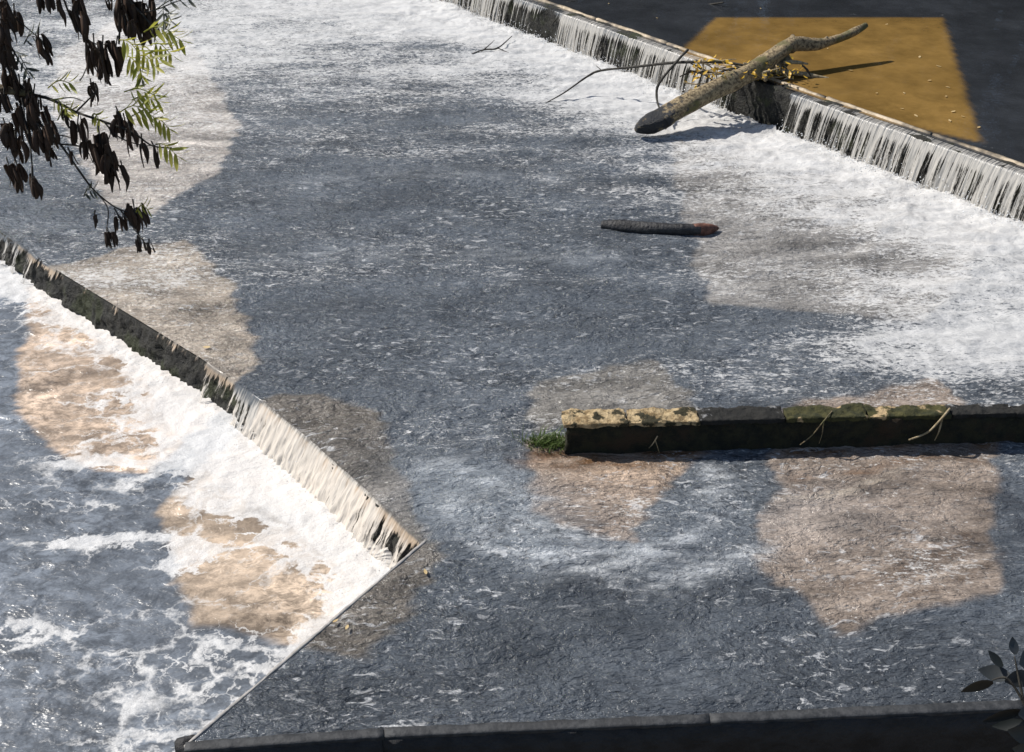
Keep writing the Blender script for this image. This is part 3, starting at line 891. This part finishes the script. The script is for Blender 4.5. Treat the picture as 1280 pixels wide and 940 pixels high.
# debris caught on the crest behind the log
deb = empty('debris_pile', P(965, 92, 16.95), 'tangle of pale sticks and yellow leaves jammed under the big log', 'debris')
for i in range(46):
    cx, cy = random.choice([(915, 92, ), (960, 92), (985, 92), (890, 86)])
    px, py = cx + random.gauss(0, 16), cy + random.gauss(0, 5)
    a = random.uniform(-.5, .5) + (0 if random.random() < .6 else 1.2)
    L = random.uniform(8, 24)
    dz = random.uniform(16.75, 17.25)
    q0, q1 = P(px - L * math.cos(a), py - L * math.sin(a) * .5, dz), P(px + L * math.cos(a), py + L * math.sin(a) * .5, dz + random.uniform(-.1, .1))
    qm = (q0 + q1) / 2 + np.array((0, 0, random.uniform(-.03, .05)))
    tube_obj('stick', [q0, qm, q1], [random.uniform(.008, .016), random.uniform(.01, .02), .005], random.choice([M_twigpale, M_twig, M_bark]), deb, n=6, rough=.15, seed=i)
for k_, (x0, y0, x1, y1, r) in enumerate([(965, 88, 1045, 100, .035), (980, 78, 1010, 80, .03), (900, 100, 880, 118, .02), (945, 98, 938, 118, .02), (935, 84, 905, 100, .03)]):
    tube_obj('stick', [P(x0, y0, 17.0), P((x0 + x1) / 2, (y0 + y1) / 2 - 1, 17.1), P(x1, y1, 17.15)], [r, r, r * .4], M_twigpale if k_ != 3 else M_twig, deb, n=8, rough=.15, seed=60 + k_)

M_yellow = leaf_mat('yellow_leaf', (.90, .58, .05), (.50, .30, .05), .3)
M_paleleaf = leaf_mat('pale_leaf', (.70, .55, .30), (.52, .36, .16), .25)
def leaf_mesh(name, L=1.0, Wd=.45, curl=.15, n=5, fold=.12):
    """a leaf blade with a midrib fold, both halves, slightly curled"""
    V, F = [], []
    for i in range(n + 1):
        t = i / n
        w = Wd * .5 * math.sin(math.pi * min(1, t * .93 + .05)) ** .8 * (1 - .35 * t)
        z = curl * L * (t - .5) ** 2
        V += [(t * L, -w, z + fold * w), (t * L, 0, z), (t * L, w, z + fold * w)]
        if i:
            a, b = (i - 1) * 3, i * 3
            F += [(a, b, b + 1, a + 1), (a + 1, b + 1, b + 2, a + 2)]
    me = mesh(name, V, F); me.shade_smooth()
    return me
yl = [leaf_mesh('leaf', 1, .5, c, 4) for c in (.2, .5, -.3)]
for m_ in yl: m_.materials.append(M_yellow)
for i in range(110):
    cx, cy, sx, sy = random.choice([(895, 80, 18, 5), (905, 92, 12, 6), (947, 92, 8, 5), (970, 86, 14, 5), (985, 92, 10, 5), (870, 95, 6, 6)])
    p = P(cx + random.gauss(0, sx), cy + random.gauss(0, sy), random.uniform(16.6, 17.0))
    o = link('leaf', yl[i % 3], None, deb, False)
    o.location = tuple(p - np.array(deb.location)); k = random.uniform(.06, .12); o.scale = (k, k, k * 1.6)
    o.rotation_euler = (random.uniform(-.8, .8), random.uniform(-.8, .8), random.uniform(0, 6.3))

# single leaves lying on water and concrete
pl = [leaf_mesh('fallen_leaf', 1, .55, c, 4) for c in (.1, .25)]
for m_ in pl: m_.materials.append(M_paleleaf)
def fallen(p, size, label, group=None, rz=None, tilt=.1):
    o = link('fallen_leaf', pl[random.randint(0, 1)], None, None, False)
    o.location = tuple(p); o.scale = (size,) * 3
    o.rotation_euler = (random.uniform(-tilt, tilt), random.uniform(-tilt, tilt), random.uniform(0, 6.3) if rz is None else rz)
    tag(o, label, 'leaf', group)
    return o
for x, y in [(1170, 82), (1164, 100), (1131, 117), (1130, 136), (1182, 121), (1143, 143), (1189, 140), (1188, 152), (1201, 145), (1182, 108), (1035, 60), (1150, 70), (1097, 116), (1066, 88), (1225, 158), (1110, 30)]:
    fallen(W(x, y, Z_UP + .012), random.uniform(.05, .09), 'tiny pale leaf floating on the still pool above the weir', 'leaves floating on the weir pool')
for x, y in [(1003, 63), (760, 4), (820, 22), (950, 10)]:
    fallen(W(x, y, Z_UP + .012), .05, 'tiny pale leaf floating on the still pool above the weir', 'leaves floating on the weir pool')
fallen(W(416, 778, .03), .05, 'small yellowed leaf on the shallows by the sill, left of a matching pair')
fallen(W(435, 781, .03), .055, 'small yellowed leaf on the shallows by the sill, right of a matching pair')
fallen(W(533, 718, .03), .06, 'yellowed leaf on dark shallow water near the top of the concrete sill')
fallen(W(263, 434, .03), .085, 'lone tan leaf floating above the low weir')
o = fallen(P(1009, 183, 15.55), .14, 'golden leaf stuck on the wet face of the waterfall'); o.rotation_euler = (1.1, .2, -.6)
# move it onto the face itself
pp = P(1009, 183, 1.0) - np.array((0, 0, CAM_H))
t_ = ((U_CREST[0] - un * .16) @ un) / (pp[:2] @ un)
o.location = tuple(np.array((0, 0, CAM_H)) + pp * t_ * .998)

# submerged stone in the pool, black boulder at the sill's foot
M_stone = simple_mat('river_stone', (.05, .05, .045), (.11, .10, .09), 12, .5)
o = link('stone', stone_mesh(.085, 41, .5), M_stone); o.location = tuple(W(290, 772, Z_LOW - .035)); tag(o, 'dark rounded stone half under the tan pool water', 'stone')
bl = stone_mesh(.085, 53, .8, 3)
o = link('boulder', bl, M_nface); o.location = tuple(W(236, 930, -.05) + np.array((0, 0, -.02))); tag(o, 'black jagged boulder at the foot of the sill among foam', 'boulder')

# ------------------------------------------------------------------ spray at the foot of the falls
M_spray = simple_mat('spray', (.82, .84, .86), (.88, .9, .92), 4, .3, .1, .01)
def spray(name, n, place):
    base = np.array([(1, 0, 0), (-1, 0, 0), (0, 1, 0), (0, -1, 0), (0, 0, 1), (0, 0, -1)], float)
    bf = np.array([(0, 2, 4), (2, 1, 4), (1, 3, 4), (3, 0, 4), (2, 0, 5), (1, 2, 5), (3, 1, 5), (0, 3, 5)])
    pts, r = place(n)
    V = (pts[:, None, :] + base[None] * r[:, None, None] * np.array((1, 1, 1.5))).reshape(-1, 3)
    F = (bf[None] + 6 * np.arange(n)[:, None, None]).reshape(-1, 3)
    me = bpy.data.meshes.new(name)
    me.vertices.add(len(V)); me.loops.add(F.size); me.polygons.add(len(F))
    me.vertices.foreach_set('co', V.astype(np.float32).ravel())
    me.loops.foreach_set('vertex_index', F.ravel().astype(np.int32))
    me.polygons.foreach_set('loop_start', np.arange(0, F.size, 3, dtype=np.int32))
    me.polygons.foreach_set('loop_total', np.full(len(F), 3, np.int32))
    me.update(calc_edges=True)
    o = link(name, me, M_spray); o['kind'] = 'stuff'
def up_place(n):
    s = rng.uniform(-2, 16, n)
    s = np.where(np.abs(s - LOG_S) < .55, s + rng.choice([-1.2, 1.2], n), s)
    d = rng.exponential(.10, n) - .06
    z = rng.exponential(.045, n) * np.exp(-d * 2)
    p = UA[None] + ud[None] * s[:, None] - un[None] * d[:, None]
    return np.stack((p[:, 0], p[:, 1], z), -1), rng.uniform(.003, .009, n)
spray('spray', 5200, up_place)
def low_place(n):
    j = rng.integers(0, len(Q), n)
    d = .20 + rng.exponential(.09, n)
    p = Q[j] - ln[None] * d[:, None] + rng.normal(0, .03, (n, 2))
    return np.stack((p[:, 0], p[:, 1], Z_LOW + .03 + rng.exponential(.03, n)), -1), rng.uniform(.002, .005, n)
spray('spray', 900, low_place)

# ------------------------------------------------------------------ plants on the wall
M_grass = leaf_mat('grass_green', (.05, .10, .02), (.12, .17, .04), .35)
def blades(n, spread, hgt, wid, seed):
    rs = np.random.default_rng(seed); V, F = [], []
    for i in range(n):
        x, y = rs.normal(0, spread[0]), rs.normal(0, spread[1])
        a = rs.uniform(0, 6.28); h = hgt * rs.uniform(.5, 1.2); le = rs.uniform(.2, .9) * h
        dx, dy = math.cos(a), math.sin(a); w = wid * rs.uniform(.6, 1.3); k = len(V)
        for t in (0, .5, 1):
            cx, cy, cz = x + dx * le * t * t, y + dy * le * t * t, h * (t - .25 * t * t)
            ww = w * (1 - t * .85)
            V += [(cx - dy * ww, cy + dx * ww, cz), (cx + dy * ww, cy - dx * ww, cz)]
        F += [(k, k + 1, k + 3, k + 2), (k + 2, k + 3, k + 5, k + 4)]
    return V, F
V, F = blades(520, (.11, .05), .13, .006, 4)
o = link('grass', mesh('grass', V, F), M_grass); o.location = tuple(W(685, 556, 0)); o['kind'] = 'stuff'
V, F = blades(60, (.03, .02), .06, .005, 9)
o = link('weed', mesh('weed', V, F), M_grass); o.location = tuple(W(1134, 541, .10)); tag(o, 'small green weed sprouting from the shaded wall face', 'plant')
def wallroot(name, label, path, r, mat):
    rt = empty(name, path[0], label, 'root')
    tube_obj('stem', path, [r * (1 - .12 * i) for i in range(len(path))], mat, rt, n=6, rough=.1, seed=len(label))
    a, b = np.array(path[1]), np.array(path[2])
    tube_obj('stem', [a, (a + b) / 2 + np.array((.04, -.02, -.05)), b + np.array((.07, -.02, -.08))], [r * .7, r * .6, r * .3], mat, rt, n=6, rough=.1, seed=3)
def wp(px, py, z, out=.05):
    # point in front of the wall face
    d = ray(px, py); o_ = np.array((0, 0, CAM_H)); nrm = np.array((-wi[0], -wi[1], 0)); q = np.array((*(WA - wi * out), 0))
    return o_ + d * (((q - o_) @ nrm) / (d @ nrm))
wallroot('dry_stem', 'pale dry stem leaning down the wall face, thicker one to the right', [W(1187, 511, WZ + .02), wp(1178, 522, 0), wp(1160, 540, 0), wp(1136, 550, 0, .1)], .012, M_twigpale)
wallroot('dry_stem', 'thin greenish stem trailing down the wall face further left', [W(1040, 514, WZ + .02), wp(1030, 526, 0), wp(1015, 544, 0), wp(1000, 556, 0, .1)], .007, M_bark)
wallroot('dry_stem', 'tiny grass stalk against the dark wall near its sunlit end', [wp(822, 545, 0), wp(819, 550, 0), wp(815, 556, 0), wp(811, 560, 0, .08)], .006, M_twigpale)

# ------------------------------------------------------------------ broad-leaved plant, lower right corner
M_dleaf = leaf_mat('dark_leaf', (.006, .008, .007), (.014, .017, .015), .03, .5)
M_gleaf = leaf_mat('grey_leaf', (.018, .022, .024), (.05, .057, .062), .08, .55)
plant = empty('broadleaf_plant', P(1300, 950, 6.6), 'dark broad-leaved plant leaning in over the coping, lower right corner', 'plant')
bl_d = leaf_mesh('leaf', 1, .62, .3, 6, .25); bl_d.materials.append(M_dleaf)
bl_g = leaf_mesh('leaf', 1, .75, .35, 6, .2); bl_g.materials.append(M_gleaf)
pb = np.array(plant.location)
def pleaf(x0, y0, x1, y1, depth, mat_me, roll=0.0, wscale=1.0):
    a, b = P(x0, y0, depth), P(x1, y1, depth + random.uniform(-.1, .1))
    d = Vector(b - a); L = d.length * 1.0
    X_ = d.normalized(); Z_ = Vector((0, -CP, SP)); Y_ = Z_.cross(X_).normalized(); Z_ = X_.cross(Y_)
    q = Matrix((X_, Y_, Z_)).transposed().to_quaternion()
    o = link('leaf', mat_me, None, plant, False)
    o.location = tuple(a - pb)
    o.rotation_euler = (q @ Matrix.Rotation(roll, 3, 'X').to_quaternion()).to_euler()
    o.scale = (L, L * wscale, L)
for a in [(1240, 850, 1200, 862, 6.5, bl_d, -.6, 1.0), (1252, 834, 1234, 814, 6.5, bl_d, .7, 1.3), (1262, 846, 1222, 838, 6.5, bl_g, .5, .9),
          (1268, 818, 1264, 796, 6.5, bl_g, .3, 1.1), (1290, 845, 1255, 850, 6.4, bl_g, -.2, 1.2), (1296, 822, 1272, 830, 6.5, bl_g, .2, 1.4),
          (1300, 868, 1266, 846, 6.5, bl_d, .9, .6), (1276, 886, 1226, 900, 6.2, bl_d, -.3, .55), (1285, 905, 1240, 908, 6.2, bl_d, .4, .7),
          (1300, 925, 1256, 912, 6.1, bl_d, .2, .8), (1310, 890, 1270, 893, 6.2, bl_g, .3, 1.0), (1300, 945, 1262, 935, 6.0, bl_d, .3, .8)]:
    pleaf(*a)
for pth in ([(1300, 950), (1290, 905), (1275, 870), (1258, 848), (1240, 850)], [(1285, 900), (1276, 860), (1268, 820)], [(1300, 940), (1280, 895), (1262, 896)]):
    tube_obj('stem', [P(x, y, 6.4) for x, y in pth], [.008] * (len(pth) - 1) + [.003], M_twig, plant, n=6, seed=1)
# the plant's root runs down to the foot of the wall outside the frame
tube_obj('stem', [P(1300, 950, 6.4), (P(1300, 950, 6.4) + np.array((.15, -.1, -.3))), np.array((*W(1330, 960, Z_LOW)[:2], Z_LOW - .1))], [.01, .012, .014], M_twig, plant, n=6, seed=4)

# ------------------------------------------------------------------ overhanging ash tree, upper left
M_pod = leaf_mat('dry_pod', (.010, .008, .007), (.075, .042, .026), .10, .7)
M_green = leaf_mat('ash_green', (.24, .30, .04), (.55, .50, .09), .5)
M_olive = leaf_mat('ash_dull', (.035, .045, .03), (.07, .08, .05), .2)
TB = np.array((-4.6, 4.3, -1.6))
tree = empty('ash_tree', TB, 'overhanging tree branches with hanging dark seed pods and narrow green leaves', 'tree')
def T_tube(name, pts, radii, mat=M_twig, **kw):
    return tube_obj(name, pts, radii, mat, tree, **kw)
D = 4.0
hub = P(-250, 60, 4.3)
T_tube('trunk', [TB, TB + np.array((.1, 0, 2.2)), TB + np.array((.0, -.1, 4.6)), TB + np.array((.1, -.2, 7.0)), TB + np.array((0, -.2, 9.5))], [.24, .19, .16, .12, .05], M_bark, n=12, rough=.08, seed=1)
T_tube('limb', [TB + np.array((.02, -.06, 5.0)), (TB + np.array((0, 0, 6.0)) + hub) / 2, hub, P(-90, 70, 4.1), P(-20, 105, D), P(40, 118, D)], [.10, .07, .045, .03, .018, .010], M_bark, n=8, rough=.08, seed=2)
T_tube('limb', [TB + np.array((.02, -.06, 6.0)), P(-330, -150, 4.3), P(-120, -95, 4.1), P(60, -45, D), P(150, -18, D), P(240, -30, D)], [.09, .06, .04, .025, .014, .006], M_bark, n=8, rough=.08, seed=3)
twigs = [
    ([(-20, 105), (40, 118), (65, 125), (95, 140), (130, 152), (165, 165), (190, 182), (215, 185)], 4.0, .007),
    ([(10, 105), (30, 125), (55, 160), (75, 180), (100, 215), (120, 240), (150, 262), (185, 268)], 4.0, .006),
    ([(20, 112), (35, 165), (40, 205), (42, 225)], 4.0, .005),
    ([(-60, 85), (5, 70), (18, 90), (25, 110)], 4.0, .006),
    ([(-80, 60), (0, 5), (12, 18), (28, 30), (45, 45), (52, 58)], 4.0, .004),
    ([(60, -45), (78, -5), (90, 25), (105, 45), (120, 55), (135, 55)], 4.0, .005),
    ([(150, -18), (165, 5), (175, 15), (195, 12), (215, 4), (238, -4)], 4.0, .004),
    ([(150, -18), (155, 20), (160, 45)], 4.0, .004),
    ([(165, 5), (188, 30), (190, 42)], 4.0, .0035),
    ([(95, 140), (110, 125), (120, 115), (118, 105)], 4.0, .0035),
    ([(130, 152), (138, 165), (132, 182)], 4.0, .0035),
    ([(65, 60), (50, 50), (40, 45), (28, 46)], 4.0, .003),
    ([(15, 60), (25, 78), (35, 92), (37, 96)], 4.0, .003),
    ([(75, 180), (105, 185), (118, 205), (140, 225)], 4.0, .003),
    ([(120, 240), (135, 262), (132, 300), (140, 310)], 4.0, .003),
    ([(150, 262), (160, 275), (178, 300), (195, 315)], 4.0, .003),
    ([(130, 152), (150, 172), (180, 182), (200, 180)], 4.0, .003),
    ([(55, 160), (72, 168), (88, 172), (98, 180)], 4.0, .003),
    ([(100, 100), (105, 92), (120, 55)], 4.0, .003),
    ([(65, 125), (90, 122), (108, 128)], 4.0, .003),
]
for i, (px, dep, r) in enumerate(twigs):
    n = len(px)
    T_tube('twig', [P(x, y, dep + .05 * math.sin(i + j)) for j, (x, y) in enumerate(px)], [r * (1 - .65 * j / (n - 1)) for j in range(n)], M_twig, n=6, rough=.1, seed=i)

# seed pods: short flat drooping keys, three shapes shared by all
def pod_mesh(bend, w):
    V, F = [], []
    n = 6
    for i in range(n + 1):
        t = i / n
        ww = w * (.25 + .75 * math.sin(math.pi * min(1, .12 + t * .86)) ** .6)
        th = .035 * math.sin(math.pi * min(1, .1 + t * .85))
        x0 = bend * math.sin(t * 3)
        tw = t * 1.1
        for sx, sy in ((-1, 0), (0, 1), (1, 0), (0, -1)):
            a, b = sx * ww, sy * th
            V.append((x0 + a * math.cos(tw) - b * math.sin(tw), a * math.sin(tw) + b * math.cos(tw), -t))
        if i:
            o, q = (i - 1) * 4, i * 4
            for k in range(4): F.append((o + k, o + (k + 1) % 4, q + (k + 1) % 4, q + k))
    F.append((0, 1, 2, 3)); F.append((n * 4 + 3, n * 4 + 2, n * 4 + 1, n * 4))
    me = mesh('seed_pod', V, F); me.shade_smooth(); me.materials.append(M_pod)
    return me
pods = [pod_mesh(b, w) for b, w in ((.07, .13), (-.10, .11), (.14, .15), (.0, .12))]
# cluster: centre, spread, number, pod length in photo px
clusters = [((158, 18), (9, 14), 9, 34), ((172, 30), (8, 14), 9, 36), ((186, 24), (5, 10), 5, 30), ((162, 45), (5, 8), 4, 26),
            ((108, 62), (4, 6), 3, 24), ((118, 74), (9, 10), 9, 30), ((128, 82), (8, 14), 9, 32), ((145, 72), (4, 8), 4, 26), ((114, 118), (6, 5), 6, 20),
            ((150, 160), (9, 8), 9, 26), ((163, 178), (5, 7), 4, 26), ((177, 190), (2, 5), 3, 24), ((194, 196), (3, 3), 3, 22),
            ((80, 152), (4, 5), 4, 20), ((97, 168), (8, 9), 7, 26), ((107, 190), (6, 6), 5, 22), ((125, 195), (9, 14), 12, 32), ((138, 212), (8, 12), 10, 30), ((153, 222), (3, 5), 3, 22),
            ((148, 280), (5, 5), 5, 20), ((168, 275), (10, 8), 10, 24), ((136, 302), (7, 4), 6, 18), ((174, 308), (4, 5), 5, 18), ((186, 312), (3, 3), 3, 14), ((118, 276), (3, 3), 2, 14),
            ((95, 22), (10, 12), 10, 30), ((72, 12), (5, 8), 4, 22), ((48, 58), (6, 6), 6, 24), ((57, 72), (3, 5), 4, 22), ((60, 0), (5, 6), 4, 20), ((45, -2), (3, 4), 3, 22), ((135, 5), (5, 4), 3, 14),
            ((4, 14), (5, 15), 8, 30), ((5, 72), (6, 10), 9, 28), ((12, 104), (10, 8), 8, 24), ((30, 150), (14, 8), 10, 26), ((48, 152), (12, 8), 9, 26), ((8, 178), (8, 10), 8, 28), ((26, 172), (6, 8), 6, 26), ((52, 180), (8, 8), 6, 24),
            ((12, 225), (6, 9), 7, 26), ((22, 222), (6, 8), 6, 24), ((40, 235), (3, 8), 5, 26), ((62, 198), (3, 5), 3, 18), ((88, 200), (3, 4), 2, 16), ((5, 128), (6, 6), 6, 22), ((42, 128), (9, 7), 7, 22), ((3, 45), (6, 10), 6, 28), ((25, 118), (12, 8), 8, 24), ((60, 165), (8, 8), 6, 24), ((20, 190), (8, 8), 6, 24), ((18, 30), (6, 8), 4, 24)]
npod = 0
allpods = []
tl = np.array(tree.location)
for (cx, cy), (sx, sy), n, L in clusters:
    n = max(2, int(round(n * 1.5)))
    dc = D + random.uniform(-.12, .12)
    for i in range(n):
        px, py = cx + random.uniform(-1, 1) * sx, cy + random.uniform(-1, 1) * sy - L * .55
        p = P(px, py, dc + random.uniform(-.07, .07))
        k = L * dc / FPX * random.uniform(.7, 1.2) / .93
        allpods.append((p - tl, k, (random.uniform(-.22, .22), random.uniform(-.22, .22), random.uniform(0, 6.3)), px, py))
        npod += 1
    # stalk that carries the cluster
    T_tube('stalk', [P(cx + random.uniform(-6, 2), cy - sy - L * .75, dc), P(cx, cy - sy * .3 - L * .4, dc), P(cx + random.uniform(-2, 2), cy + sy * .3 - L * .2, dc)], [.003, .0025, .0015], M_twig, n=5, seed=npod)

from mathutils import Euler
allpods.sort(key=lambda a: -(a[1] if -10 < a[3] < 1290 and a[4] > -25 else 0))
rest = []
for i, (p, k, e, px, py) in enumerate(allpods):
    if i < 290:
        o = link('seed_pod', pods[i % 4], None, tree, False)
        o.location = tuple(p); o.scale = (k, k, k); o.rotation_euler = e
    else:
        R = Euler(e).to_matrix()
        src = pods[i % 4]
        rest.append(([tuple(Vector(p) + R @ (v.co * k)) for v in src.vertices], [tuple(f.vertices) for f in src.polygons]))
if rest:
    V, F = join(rest)
    o = link('seed_pods', mesh('seed_pods', V, F), M_pod, tree); o['kind'] = 'stuff'

# pinnate leaves: a rachis with leaflets, every leaflet a sub-part
lf = [leaf_mesh('leaflet', 1, .24, .2, 4, .3), leaf_mesh('leaflet', 1, .28, .35, 4, .2)]
lfo = [m_.copy() for m_ in lf]
for m_ in lf: m_.materials.append(M_green)
for m_ in lfo: m_.materials.append(M_olive)
def pinnate(x0, y0, x1, y1, dep, leaflet_px, pairs, olive=False):
    a, b = P(x0, y0, dep), P(x1, y1, dep - .05)
    mid = (a + b) / 2 + np.array((0, 0, .02))
    V, F = tube([np.zeros(3), mid - a, b - a], [.0025, .002, .0012], n=5)
    r = link('leaf', mesh('leaf', V, F), M_olive if olive else M_green, tree)
    r.location = tuple(a - tl)
    d = b - a; L0 = leaflet_px * 1.2 * dep / FPX; pairs += 1
    view = np.array((0, -CP, SP)); side = np.cross(d, view); side /= np.linalg.norm(side) + 1e-9
    dn = d / np.linalg.norm(d)
    def put(t, dirv, k):
        q = Vector(dirv).to_track_quat('X', 'Z')
        o = link('leaflet', (lfo if olive else lf)[k % 2], None, r, False)
        c = (1 - t) ** 2 * 0 * d + 2 * t * (1 - t) * (mid - a) + t * t * d
        o.location = tuple(c); s = L0 * random.uniform(.8, 1.15); o.scale = (s, s, s)
        o.rotation_euler = (q @ Matrix.Rotation(random.uniform(-.9, .9), 3, 'X').to_quaternion()).to_euler()
    for i in range(pairs):
        t = .2 + .7 * i / max(pairs - 1, 1)
        for sg in (-1, 1):
            put(t, dn * .75 + side * sg * .75 + np.array((0, 0, random.uniform(-.35, .05))), i)
    put(1.0, dn, 0)
for a in [(165, 55, 200, 75, 4.0, 20, 3), (150, 50, 175, 68, 3.95, 20, 3), (180, 40, 215, 40, 4.0, 20, 3), (195, 45, 228, 52, 4.05, 18, 3), (190, 55, 215, 70, 4.0, 20, 3),
          (160, 70, 178, 95, 4.0, 20, 3), (175, 70, 195, 84, 3.9, 18, 2), (155, 115, 195, 120, 4.0, 18, 3), (165, 125, 200, 128, 4.05, 18, 3), (150, 140, 185, 138, 4.0, 20, 3),
          (165, 145, 195, 148, 4.0, 18, 3), (190, 150, 212, 162, 4.0, 18, 3), (195, 180, 222, 196, 4.0, 20, 3), (60, 110, 90, 105, 4.0, 16, 3), (65, 125, 85, 140, 4.0, 16, 3),
          (115, 145, 125, 152, 4.0, 14, 2), (170, 265, 185, 262, 4.0, 14, 2), (72, 150, 90, 138, 4.0, 14, 2)]:
    pinnate(*a)
for a in [(30, 55, 48, 45, 4.0, 16, 2), (15, 62, 36, 90, 4.0, 14, 3), (205, 20, 215, 28, 4.0, 16, 2), (195, 12, 240, 0, 4.0, 14, 3), (175, 85, 178, 100, 4.0, 14, 2), (105, 245, 118, 240, 4.0, 14, 2), (205, 10, 205, 30, 4.0, 14, 2)]:
    pinnate(*a, True)
# crown above the view
V, F = [], []
rs = np.random.default_rng(21)
for c in range(60):
    cc = rs.normal(0, 1, 3) * np.array((1.6, 1.0, 1.1)) + np.array((-.4, -.6, 9.6))
    for i in range(60):
        p = cc + rs.normal(0, .28, 3); a = rs.normal(0, 1, 3); a /= np.linalg.norm(a); b = np.cross(a, rs.normal(0, 1, 3)); b /= np.linalg.norm(b)
        k = len(V); V += [p, p + a * .05 + b * .02, p + a * .11, p + a * .05 - b * .02]; F.append((k, k + 1, k + 2, k + 3))
cr = link('crown', mesh('crown', V, F), M_olive, tree); cr['kind'] = 'stuff'
# wooded bank across the weir pool (above the frame: the pool mirrors it)
V, F = [], []
rs = np.random.default_rng(33)
for c in range(430):
    tx = rs.uniform(-26, 40); ty = 46 + rs.uniform(0, 7) - tx * .25; tz = rs.uniform(1.0, 19)
    cc = np.array((tx, ty, tz))
    q = cc + rs.normal(0, 1.5, (110, 3))
    a = rs.normal(0, 1, (110, 3)); a /= np.linalg.norm(a, axis=1)[:, None]
    b2 = np.cross(a, rs.normal(0, 1, (110, 3))); b2 /= np.linalg.norm(b2, axis=1)[:, None]
    for p, u_, w_ in zip(q, a, b2):
        k = len(V); V += [p, p + u_ * .45 + w_ * .26, p + u_ * .9, p + u_ * .45 - w_ * .26]; F.append((k, k + 1, k + 2, k + 3))
M_wood = leaf_mat('wood_leaves', (.035, .045, .02), (.07, .075, .03), .2)
wd = link('wood', mesh('wood', V, F), M_wood); wd['kind'] = 'stuff'
# bank the tree stands on, left of the view
me = rough_block(np.array((-9.0, -6.0)), np.array((-4.3, 3.2)), np.array((-.89, .46)), -1.7, -1.55, 8, 30, 30, 2, .05, 2, .8)
b_ = link('bank', me, M_bed); b_['kind'] = 'structure'
